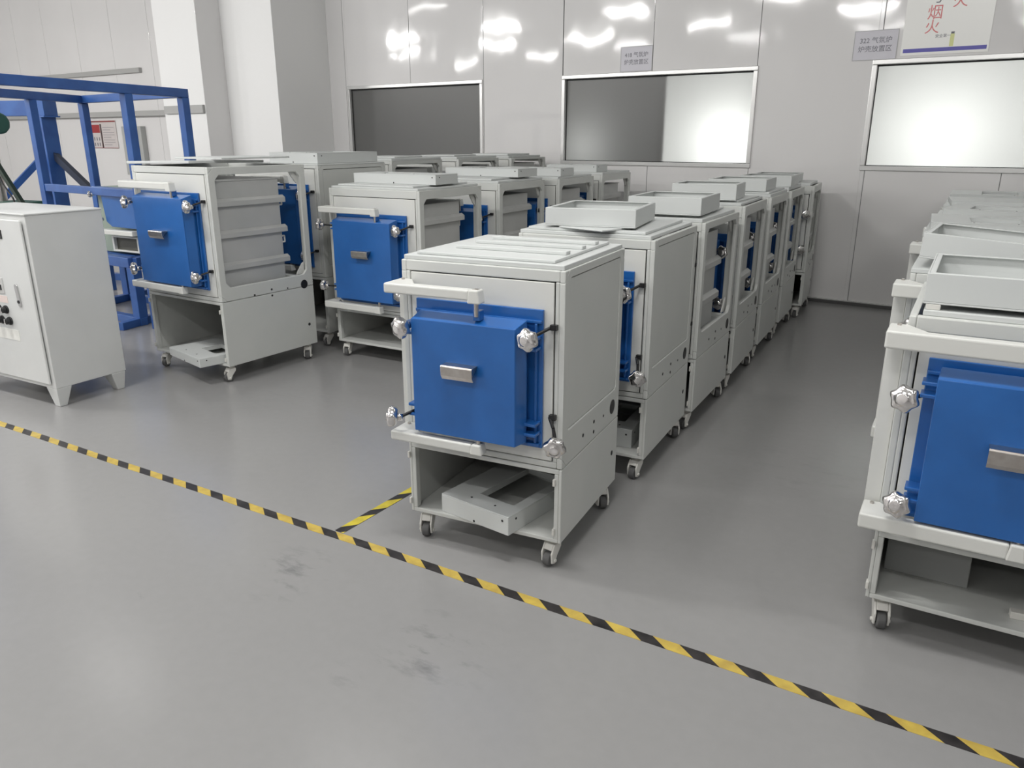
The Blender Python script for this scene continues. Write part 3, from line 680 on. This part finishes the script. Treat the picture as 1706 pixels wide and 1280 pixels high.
l, a = on('B3', 0.02, 0.01, 0.0); plate('lid_plate', 0.80, 0.76, 0.02, l, a, 'lid plate on the third cabinet left of centre', GP)
l, a = on('B3', 0.14, 0.05, 0.021, 0.02); cover(0.68, 0.30, 0.07, l, a, 'box cover lying on the third cabinet left of centre', GC)
l, a = on('B4', 0.0, 0.0, 0.0); plate('lid_plate', 0.84, 0.76, 0.022, l, a, 'lid plate on the cabinet left of centre nearest the back wall', GP)
l, a = on('B4', 0.20, 0.02, 0.023, 0.02); cover(0.56, 0.30, 0.07, l, a, 'box cover on the cabinet left of centre nearest the back wall', GC)
# right row
l, a = on('R1', 0.035, 0.02, 0.0); plate('lid_plate', 0.63, 0.66, 0.018, l, a, 'lid plate under the front tray of the right row', GP)
l, a = on('R1', 0.03, 0.03, 0.036); tray(0.60, 0.50, 0.095, l, a, 'deep open tray on the front cabinet of the right row', 'trays on the right row')
for k_, (x_, y_) in enumerate(((0.06, 0.05), (0.60, 0.05), (0.06, 0.48), (0.60, 0.48))):
    sp_ = MB(); sp_.box(-0.02, 0.02, -0.02, 0.02, 0, 0.0175); l, a = on('R1', x_, y_, 0.0182)
    o = sp_.build('spacer_block', CAST, None, 0.002); o.location = l; o.rotation_euler = (0, 0, a)
    tag(o, ('small pale spacer at the front left corner under the deep right tray', 'small pale spacer at the front right corner under the deep right tray', 'small pale spacer at the back left corner under the deep right tray', 'small pale spacer at the back right corner under the deep right tray')[k_], 'spacer', 'spacers under the deep tray')
l, a = on('R2', 0.0, 0.0, 0.0); plate('lid_plate', 0.68, 0.68, 0.02, l, a, 'lid plate on the second cabinet of the right row', GP)
l, a = on('R2', 0.02, 0.02, 0.062, -0.06); tray(0.62, 0.48, 0.10, l, a, 'tipped open tray behind the deep tray on the right row', 'trays on the right row', rot=(0, 0.062, a))
l, a = on('R2', 0.06, 0.56, 0.021, 0.0); plate('lid_plate', 0.60, 0.10, 0.10, l, a, 'folded strip standing at the back of the second right cabinet', GP)
l, a = on('R3', 0.0, 0.0, 0.0); plate('lid_plate', 0.68, 0.68, 0.03, l, a, 'lower lid plate on the third cabinet of the right row', GP)
l, a = on('R3', 0.03, 0.03, 0.031, 0.05); cover(0.60, 0.58, 0.05, l, a, 'low box cover with cut-out on the third cabinet of the right row', 'covers on the right row', hole=(0.2, 0.46, 0.10, 0.40))
l, a = on('R4', 0.0, 0.0, 0.0); plate('lid_plate', 0.68, 0.68, 0.03, l, a, 'lid plate on the fourth cabinet of the right row', GP)
l, a = on('R4', 0.04, 0.05, 0.031, -0.1); cover(0.58, 0.56, 0.055, l, a, 'low box cover with cut-out on the fourth cabinet of the right row', 'covers on the right row', hole=(0.14, 0.46, 0.10, 0.40))
l, a = on('R5', 0.0, 0.0, 0.0); plate('lid_plate', 0.68, 0.68, 0.05, l, a, 'lid plate on the fifth cabinet of the right row', GP)
l, a = on('R5', 0.05, 0.05, 0.051, 0.08); plate('lid_plate', 0.52, 0.5, 0.03, l, a, 'skewed upper plate on the fifth cabinet of the right row', GP)
l, a = on('R6', 0.0, 0.0, 0.0); cover(0.66, 0.64, 0.08, l, a, 'box cover on the right row cabinet nearest the back wall', 'covers on the right row')

# covers lying inside the lower cabinets
def inside(key, x, y, drz, dz=0.0):
    loc, a, W, D, H = PLACE[key]
    return (loc[0]+x*math.cos(a)-y*math.sin(a), loc[1]+x*math.sin(a)+y*math.cos(a), 0.1385+dz), a+drz
GI = 'box covers stored in the lower cabinets'
l, a = inside('C1', 0.140, 0.018, -0.22); cover(0.36, 0.52, 0.082, l, a, 'pale box cover with a window cut-out inside the base of the nearest cabinet', GI, hole=(0.13, 0.31, 0.10, 0.44))
l, a = inside('C2', 0.34, 0.06, 0.05); cover(0.27, 0.5, 0.10, l, a, 'box cover inside the base of the second centre cabinet', GI)
l, a = inside('L1', 0.262, -0.066, -0.20); cover(0.49, 0.36, 0.062, l, a, 'box cover with a cut-out poking from the base of the tall left cabinet', GI, hole=(0.20, 0.43, 0.15, 0.30))
l, a = inside('R1', 0.035, 0.20, 0.0); plate('metal_sheet', 0.27, 0.006, 0.20, (l[0], l[1], l[2]), 0, 'dark grey panel leaning inside the base of the right cabinet', 'panels in the right cabinet base', m=mat('dull_grey', (0.3, 0.31, 0.30), 0.5), rot=(math.radians(-22), 0, a))

l, a = inside('R1', 0.43, 0.07, 0.1); sp_ = MB(); sp_.box(0, 0.055, 0, 0.03, 0, 0.025); o = sp_.build('packing_block', CAST, None, 0.002); o.location = l; o.rotation_euler = (0, 0, a)
tag(o, 'small white block lying in the base of the cut-off right cabinet', 'block')
# ------------------------------------------------------------------ control cabinet at left
def control_cabinet():
    a = -0.02; W, D, H = 0.95, 0.50, 1.222; P = (-4.755, 2.795)
    loc = (P[0]-W*math.cos(a), P[1]-W*math.sin(a), 0)
    t = thing('control_cabinet', 'white control cabinet on four splayed feet at the left edge of the photo', 'control cabinet', loc, a)
    bd = MB(); z0 = 0.125
    bd.box(0, W, 0.006, D, z0, H-0.012); bd.box(-0.004, W+0.004, 0.0, D+0.004, H-0.012, H)
    bd.build('body', CTRL, t, 0.004)
    for x in (0.0, W):
        for y in (0.0, D):
            sx = 1 if x == 0 else -1; sy = 1 if y == 0 else -1
            f_ = MB()
            top = [(x, y+sy*0.006, z0), (x+sx*0.11, y+sy*0.006, z0), (x+sx*0.11, y+sy*0.11, z0), (x, y+sy*0.11, z0)]
            bot = [(x+sx*0.016, y+sy*0.02, 0), (x+sx*0.07, y+sy*0.02, 0), (x+sx*0.07, y+sy*0.07, 0), (x+sx*0.016, y+sy*0.07, 0)]
            f_.poly(bot+top, [(0,1,2,3),(4,5,6,7),(0,1,5,4),(1,2,6,5),(2,3,7,6),(3,0,4,7)]); f_.build('foot', CTRL, t, 0.004)
    d = MB(); d.box(0.03, W-0.03, -0.014, 0.0, 0.155, H-0.04); dr = d.build('door', CTRL, t, 0.005)
    X = lambda v: W + v + 0.045     # v measured from the right edge
    m = MB(); m.box(X(-0.41), X(-0.285), -0.018, -0.013, 1.062, 1.118); fr_ = m.build('display_frame', BLACK, dr, 0.002)
    m = MB(); m.box(X(-0.400), X(-0.297), -0.020, -0.017, 1.070, 1.110); m.build('display', GLASSY, dr)
    m = MB(); m.box(X(-0.60), X(-0.375), -0.019, -0.013, 0.715, 0.815); m.build('meter_plate', mat('meter_plate', (0.55, 0.55, 0.54), 0.3), dr, 0.002)
    m = MB(); m.box(X(-0.50), X(-0.44), -0.022, -0.018, 0.775, 0.800); m.build('red_readout', mat('red_readout', (0.16, 0.01, 0.015), 0.3), dr)
    m = MB(); m.box(X(-0.425), X(-0.395), -0.024, -0.018, 0.738, 0.772); m.build('rocker_switch', BLACK, dr, 0.002)
    for zz, xs in ((0.612, (-0.47, -0.395)), (0.540, (-0.545, -0.46, -0.375))):
        for x in xs:
            m = MB(); m.tube((X(x), -0.013, zz), (X(x), -0.024, zz), 0.027, n=22); m.tube((X(x), -0.024, zz), (X(x), -0.046, zz), 0.021, 0.019, n=22)
            s_ = m.build('selector_switch', BLACK, dr, 0.002)
            m = MB(); m.box(X(x)-0.005, X(x)+0.005, -0.052, -0.046, zz-0.017, zz+0.017); m.build('pointer', CHROME, s_)
    m = MB(); m.box(X(-0.66), X(-0.305), -0.0155, -0.013, 0.415, 0.485); m.build('paper_label', mat('label_white', (0.80, 0.80, 0.76), 0.5), dr)
    m = MB(); m.box(X(-0.66), X(-0.36), -0.0155, -0.013, 0.655, 0.70); m.build('paper_label', mat('label_pink', (0.78, 0.66, 0.62), 0.5), dr)
    m = MB()
    pts = []
    for i in range(12): aa = PI*i/11; pts.append((X(-0.235)+0.016*math.cos(aa), 0.775+0.016*math.sin(aa)))
    for i in range(12): aa = PI+PI*i/11; pts.append((X(-0.225)+0.016*math.cos(aa), 0.660+0.016*math.sin(aa)))
    m.prism(pts, 'y', -0.022, -0.013); m.build('latch', mat('latch_metal', (0.5, 0.5, 0.5), 0.35, metal=0.6), dr, 0.003)
    m = MB(); m.tube((X(-0.226), -0.020, 0.678), (X(-0.226), -0.027, 0.678), 0.010, n=16); m.build('lock', BLACK, dr)
control_cabinet()

# ------------------------------------------------------------------ blue rack at left
def rack():
    t = thing('steel_rack', 'tall bright blue tube rack standing behind the control cabinet', 'rack')
    ZT = 2.08; w = 0.075
    FR = (-6.165, 5.26); NR = (-6.05, 4.585); BR = (-8.12, 5.62); NL = (-7.77, 4.84)
    rd = Vector((NR[0]-FR[0], NR[1]-FR[1], 0)).normalized()
    FAR = Vector((FR[0], FR[1], 0)); NEAR = FAR + rd*2.6
    BFAR = Vector((BR[0], BR[1], 0)); BNEAR = BFAR + Vector((NL[0]-BR[0], NL[1]-BR[1], 0)).normalized()*2.6
    def leg(p, nm='post'):
        m = MB(); m.box(p[0]-w/2, p[0]+w/2, p[1]-w/2, p[1]+w/2, 0, ZT-w); m.build(nm, RACKB, t, 0.004)
    for p in (FR, NR, BR, NL): leg(p)
    leg((NEAR.x, NEAR.y)); leg((BNEAR.x, BNEAR.y))
    def beam(a, b, z, nm='beam', ww=w, hh=w):
        m = MB(); m.bar((a[0], a[1], z), (b[0], b[1], z), ww, hh); m.build(nm, RACKB, t, 0.004)
    beam(FAR - rd*w/2, NEAR + rd*w/2, ZT-w/2); beam(BFAR, BNEAR, ZT-w/2)
    beam(BFAR, FAR, ZT-w/2); beam(BNEAR, NEAR, ZT-w/2)
    beam(NL, NR, 1.19, 'cross_rail', 0.05, 0.07)
    return t
rack()
def low_stand():
    # low platform frame that carries the small furnace
    t = thing('equipment_stand', 'low blue steel stand partly hidden behind the tall left cabinet', 'stand')
    w = 0.09; z = 0.62
    P = [(-6.32, 4.62), (-7.35, 4.72), (-7.45, 5.35), (-6.42, 5.30)]
    for p in P:
        m = MB(); m.box(p[0]-w/2, p[0]+w/2, p[1]-w/2, p[1]+w/2, 0.06, z-w); m.build('leg', RACKB, t, 0.004)
    for i, j in ((0, 1), (1, 2), (2, 3), (3, 0)):
        a, b = P[i], P[j]
        m = MB(); m.bar((a[0], a[1], z-w/2), (b[0], b[1], z-w/2), w, w); m.build('top_rail', RACKB, t, 0.004)
        d = Vector((b[0]-a[0], b[1]-a[1], 0)).normalized()*(0.25 if i in (1, 3) else 0.05)
        m = MB(); m.bar((a[0]-d.x, a[1]-d.y, 0.035), (b[0]+d.x, b[1]+d.y, 0.035), 0.07, 0.07); m.build('foot_rail', RACKB, t, 0.004)
    m = MB(); m.box(-7.3, -6.45, 4.75, 5.25, z-0.02, z-0.005); m.build('shelf', RACKB, t)
low_stand()
def gantry():
    t = thing('hoist_frame', 'dark blue braced hoist frame behind the tube rack at far left', 'hoist frame')
    x, y = -9.35, 5.95
    m = MB(); m.box(x-0.09, x+0.09, y-0.09, y+0.09, 0, 1.90); m.build('post', RACKB, t, 0.004)
    m = MB(); m.bar((x+0.12, y+0.02, 1.985), (x-3.2, y-0.75, 1.985), 0.2, 0.17); m.build('beam', RACKB, t, 0.004)
    m = MB(); m.box(x-0.16, x+0.16, y-0.1, y+0.1, 1.885, 1.90); m.build('cap_plate', RACKB, t)
    m = MB(); m.bar((x, y, 1.52), (x+0.85, y+0.18, 0.75), 0.07, 0.07); m.build('brace', mat('dark_brace', (0.02, 0.03, 0.06), 0.5), t)
    m = MB(); m.bar((x, y, 1.52), (x-0.35, y-0.95, 0.55), 0.07, 0.07); m.build('brace', RACKB, t)
    m = MB(); m.bar((x-1.1, y-0.25, 0.0), (x+1.1, y+0.25, 0.0), 0.08, 0.08); 
    m2 = MB(); m2.bar((x-1.0, y-0.22, 0.04), (x+1.0, y+0.22, 0.04), 0.08, 0.08); m2.build('foot', RACKB, t)
    return t
gantry()
def drill():
    t = thing('drill_press', 'dark green drill press with a diagonal strut at the left edge', 'machine', (-8.62, 5.0, 0))
    m = MB(); m.box(-0.35, 0.25, -0.25, 0.25, 0, 0.08); m.build('base', GREEN, t, 0.01)
    m = MB(); m.tube((-0.2, 0, 0.08), (-0.2, 0, 1.95), 0.05, n=20); m.build('column', STEEL, t)
    m = MB(); m.tube((-0.30, 0, 1.80), (0.02, 0, 1.80), 0.13, 0.11, n=10); m.build('motor_head', GREEN, t, 0.02)
    m = MB(); m.bar((-0.20, -0.07, 1.58), (0.62, -0.02, 0.45), 0.045, 0.045); m.build('strut', mat('strut_green', (0.015, 0.03, 0.02), 0.5), t, 0.004)
    m = MB(); m.path([(-0.15, -0.06, 1.45), (-0.04, -0.06, 1.2), (0.10, -0.06, 1.05), (0.18, -0.06, 0.8), (0.12, -0.06, 0.55)], 0.009); m.build('cable', BLACK, t)
    m = MB(); m.box(-0.22, 0.22, -0.2, 0.2, 0.98, 1.01); m.build('work_table', GREEN, t, 0.005)
drill()
def bench_furnace():
    t = thing('bench_furnace', 'small furnace with a blue bracket standing on the low blue stand', 'furnace', (-7.15, 4.78, 0.621), -0.03)
    m = MB(); m.box(0.22, 0.78, 0.02, 0.42, 0, 0.60); m.build('body', SAGE, t, 0.01)
    m = MB(); m.plate_hole([(0.42, 0.02), (0.80, 0.02), (0.80, 0.165), (0.42, 0.165)], [(0.445, 0.035), (0.78, 0.035), (0.78, 0.150), (0.445, 0.150)], 'y', -0.03, 0.015); m.build('base_frame', CABW, t, 0.003)
    m = MB(); m.box(0.447, 0.778, 0.0, 0.012, 0.037, 0.148); m.build('base_recess', mat('recess_grey', (0.07, 0.07, 0.06), 0.6), t)
    m = MB(); m.box(0.36, 0.86, -0.12, -0.05, 0.185, 0.230); m.build('hinge_arm', CABW, t, 0.006)
    m = MB(); m.prism([(0.47, 0.30), (0.54, 0.255), (0.90, 0.25), (0.90, 0.60), (0.32, 0.61), (0.32, 0.56), (0.44, 0.53)], 'y', -0.09, -0.02); d = m.build('door', BLUE, t, 0.006)
    star_mb((0.42, -0.12, 0.32), (-0.8, -0.6, 0), 0.028, 0.028).build('clamp_knob', CHROME, d, smooth=True)
    star_mb((0.30, -0.10, 0.54), (-0.8, -0.6, 0), 0.03, 0.03).build('clamp_knob', CHROME, d, smooth=True)
bench_furnace()

# ------------------------------------------------------------------ things on the walls
def on_wall(o, s, off, z):
    o.location = wp(s, off, z); o.rotation_euler = (0, 0, WA)
def text(body, size, m, parent, x, z, name='printed_text', sx=1.0, y=-0.0022):
    cu = bpy.data.curves.new(name, 'FONT'); cu.body = body; cu.size = size; cu.align_x = 'CENTER'; cu.align_y = 'CENTER'; cu.extrude = 0.0003; cu.space_line = 1.15
    tmp = bpy.data.objects.new('tmp', cu); me = bpy.data.meshes.new_from_object(tmp)
    bpy.data.objects.remove(tmp); me.materials.clear(); me.materials.append(m)
    o = bpy.data.objects.new(name, me); COL.objects.link(o); o.parent = parent
    o.location = (x, y, z); o.rotation_euler = (PI/2, 0, 0); o.scale = (sx, 1, 1)
    return o
def notice(s, w, h, z, lines, label):
    t = thing('paper_notice', label, 'notice', (0, 0, 0)); on_wall(t, s, 0.002, z)
    m = MB(); m.box(0, w, -0.0012, 0.0, 0, h); m.build('sheet', PAPER, t)
    m = MB(); e = 0.007
    m.plate_hole([(-e, -e), (w+e, -e), (w+e, h+e), (-e, h+e)], [(0, 0), (w, 0), (w, h), (0, h)], 'y', -0.003, 0.0); m.build('sleeve_edge', mat('clear_edge', (0.45, 0.45, 0.46), 0.2), t)
    for i, ln_ in enumerate(lines): text(ln_, 0.060, INK, t, w/2, h*(0.66 - 0.30*i), y=-0.0018)
notice(-4.275, 0.375, 0.25, 2.372, ['418 气氛炉', '炉壳放置区'], 'paper notice with two lines of writing above the middle window')
notice(-1.80, 0.375, 0.25, 2.366, ['322 气氛炉', '炉壳放置区'], 'paper notice with the number 322 beside the large fire poster')
def poster():
    t = thing('fire_poster', 'large white no-fire poster with red characters and violet strip above the right window', 'poster'); on_wall(t, -1.385, 0.002, 2.385)
    m = MB(); m.box(0, 0.71, -0.0015, 0.0, 0, 1.0); m.build('sheet', POSTER, t)
    m = MB(); m.box(0.02, 0.695, -0.0022, -0.0015, 0.022, 0.055); m.build('violet_strip', PURP, t)
    text('火', 0.125, PINK, t, 0.235, 0.225); text('烟', 0.13, PINK, t, 0.245, 0.345); text('号', 0.12, INK, t, 0.245, 0.475)
    text('火', 0.125, PINK, t, 0.435, 0.43); text('禁', 0.13, PINK, t, 0.435, 0.565); text('严', 0.13, PINK, t, 0.245, 0.61)
    text('安全第一', 0.032, INK, t, 0.335, 0.150)
    m = MB(); m.box(0.395, 0.428, -0.0022, -0.0015, 0.06, 0.165); m.build('yellow_figure', YELP, t)
    m = MB(); m.box(0.398, 0.425, -0.0024, -0.0021, 0.165, 0.182); m.build('figure_head', INK, t)
poster()
def fire_board():
    t = thing('extinguisher_notice', 'red and white extinguisher instruction board on the far left wall', 'notice'); on_wall(t, -15.62, 0.002, 1.47)
    W_, H_ = 0.90, 0.50
    m = MB(); m.box(0, W_, -0.012, 0.0, 0, H_); m.build('board', mat('board_white', (0.62, 0.57, 0.56), 0.4), t)
    m = MB(); m.box(0, W_, -0.014, -0.012, H_-0.028, H_); m.box(0, W_, -0.014, -0.012, 0, 0.010); m.build('red_border', mat('dark_red', (0.25, 0.04, 0.04), 0.5), t)
    m = MB(); m.box(0.04, 0.34, -0.014, -0.012, 0.28, 0.43); m.build('red_field', RED, t)
    m = MB(); m.box(0.355, 0.405, -0.014, -0.012, 0.01, 0.44); m.build('dark_bar', mat('dark_bar', (0.06, 0.03, 0.03), 0.5), t)
    m = MB()
    for r_ in range(2):
        for c_ in range(3): x = 0.10 + c_*0.085; m.box(x, x+0.028, -0.014, -0.012, 0.04+r_*0.10, 0.10+r_*0.10)
    m.build('pictograms', INK, t)
    m = MB()
    for r_ in range(8): m.box(0.44, 0.44+(0.38 if r_ % 3 else 0.26), -0.014, -0.012, 0.06+r_*0.045, 0.066+r_*0.045)
    m.build('text_lines', INK, t)
fire_board()
eb = MB(); eb.box(0, 0.62, -0.10, -0.001, 0, 0.86); o = eb.build('wall_box', mat('box_grey', (0.42, 0.43, 0.42), 0.45), None, 0.008); on_wall(o, -14.40, 0.0, 1.0)
tag(o, 'plain grey metal box on the far left wall, right of the red notice board', 'electrical box')
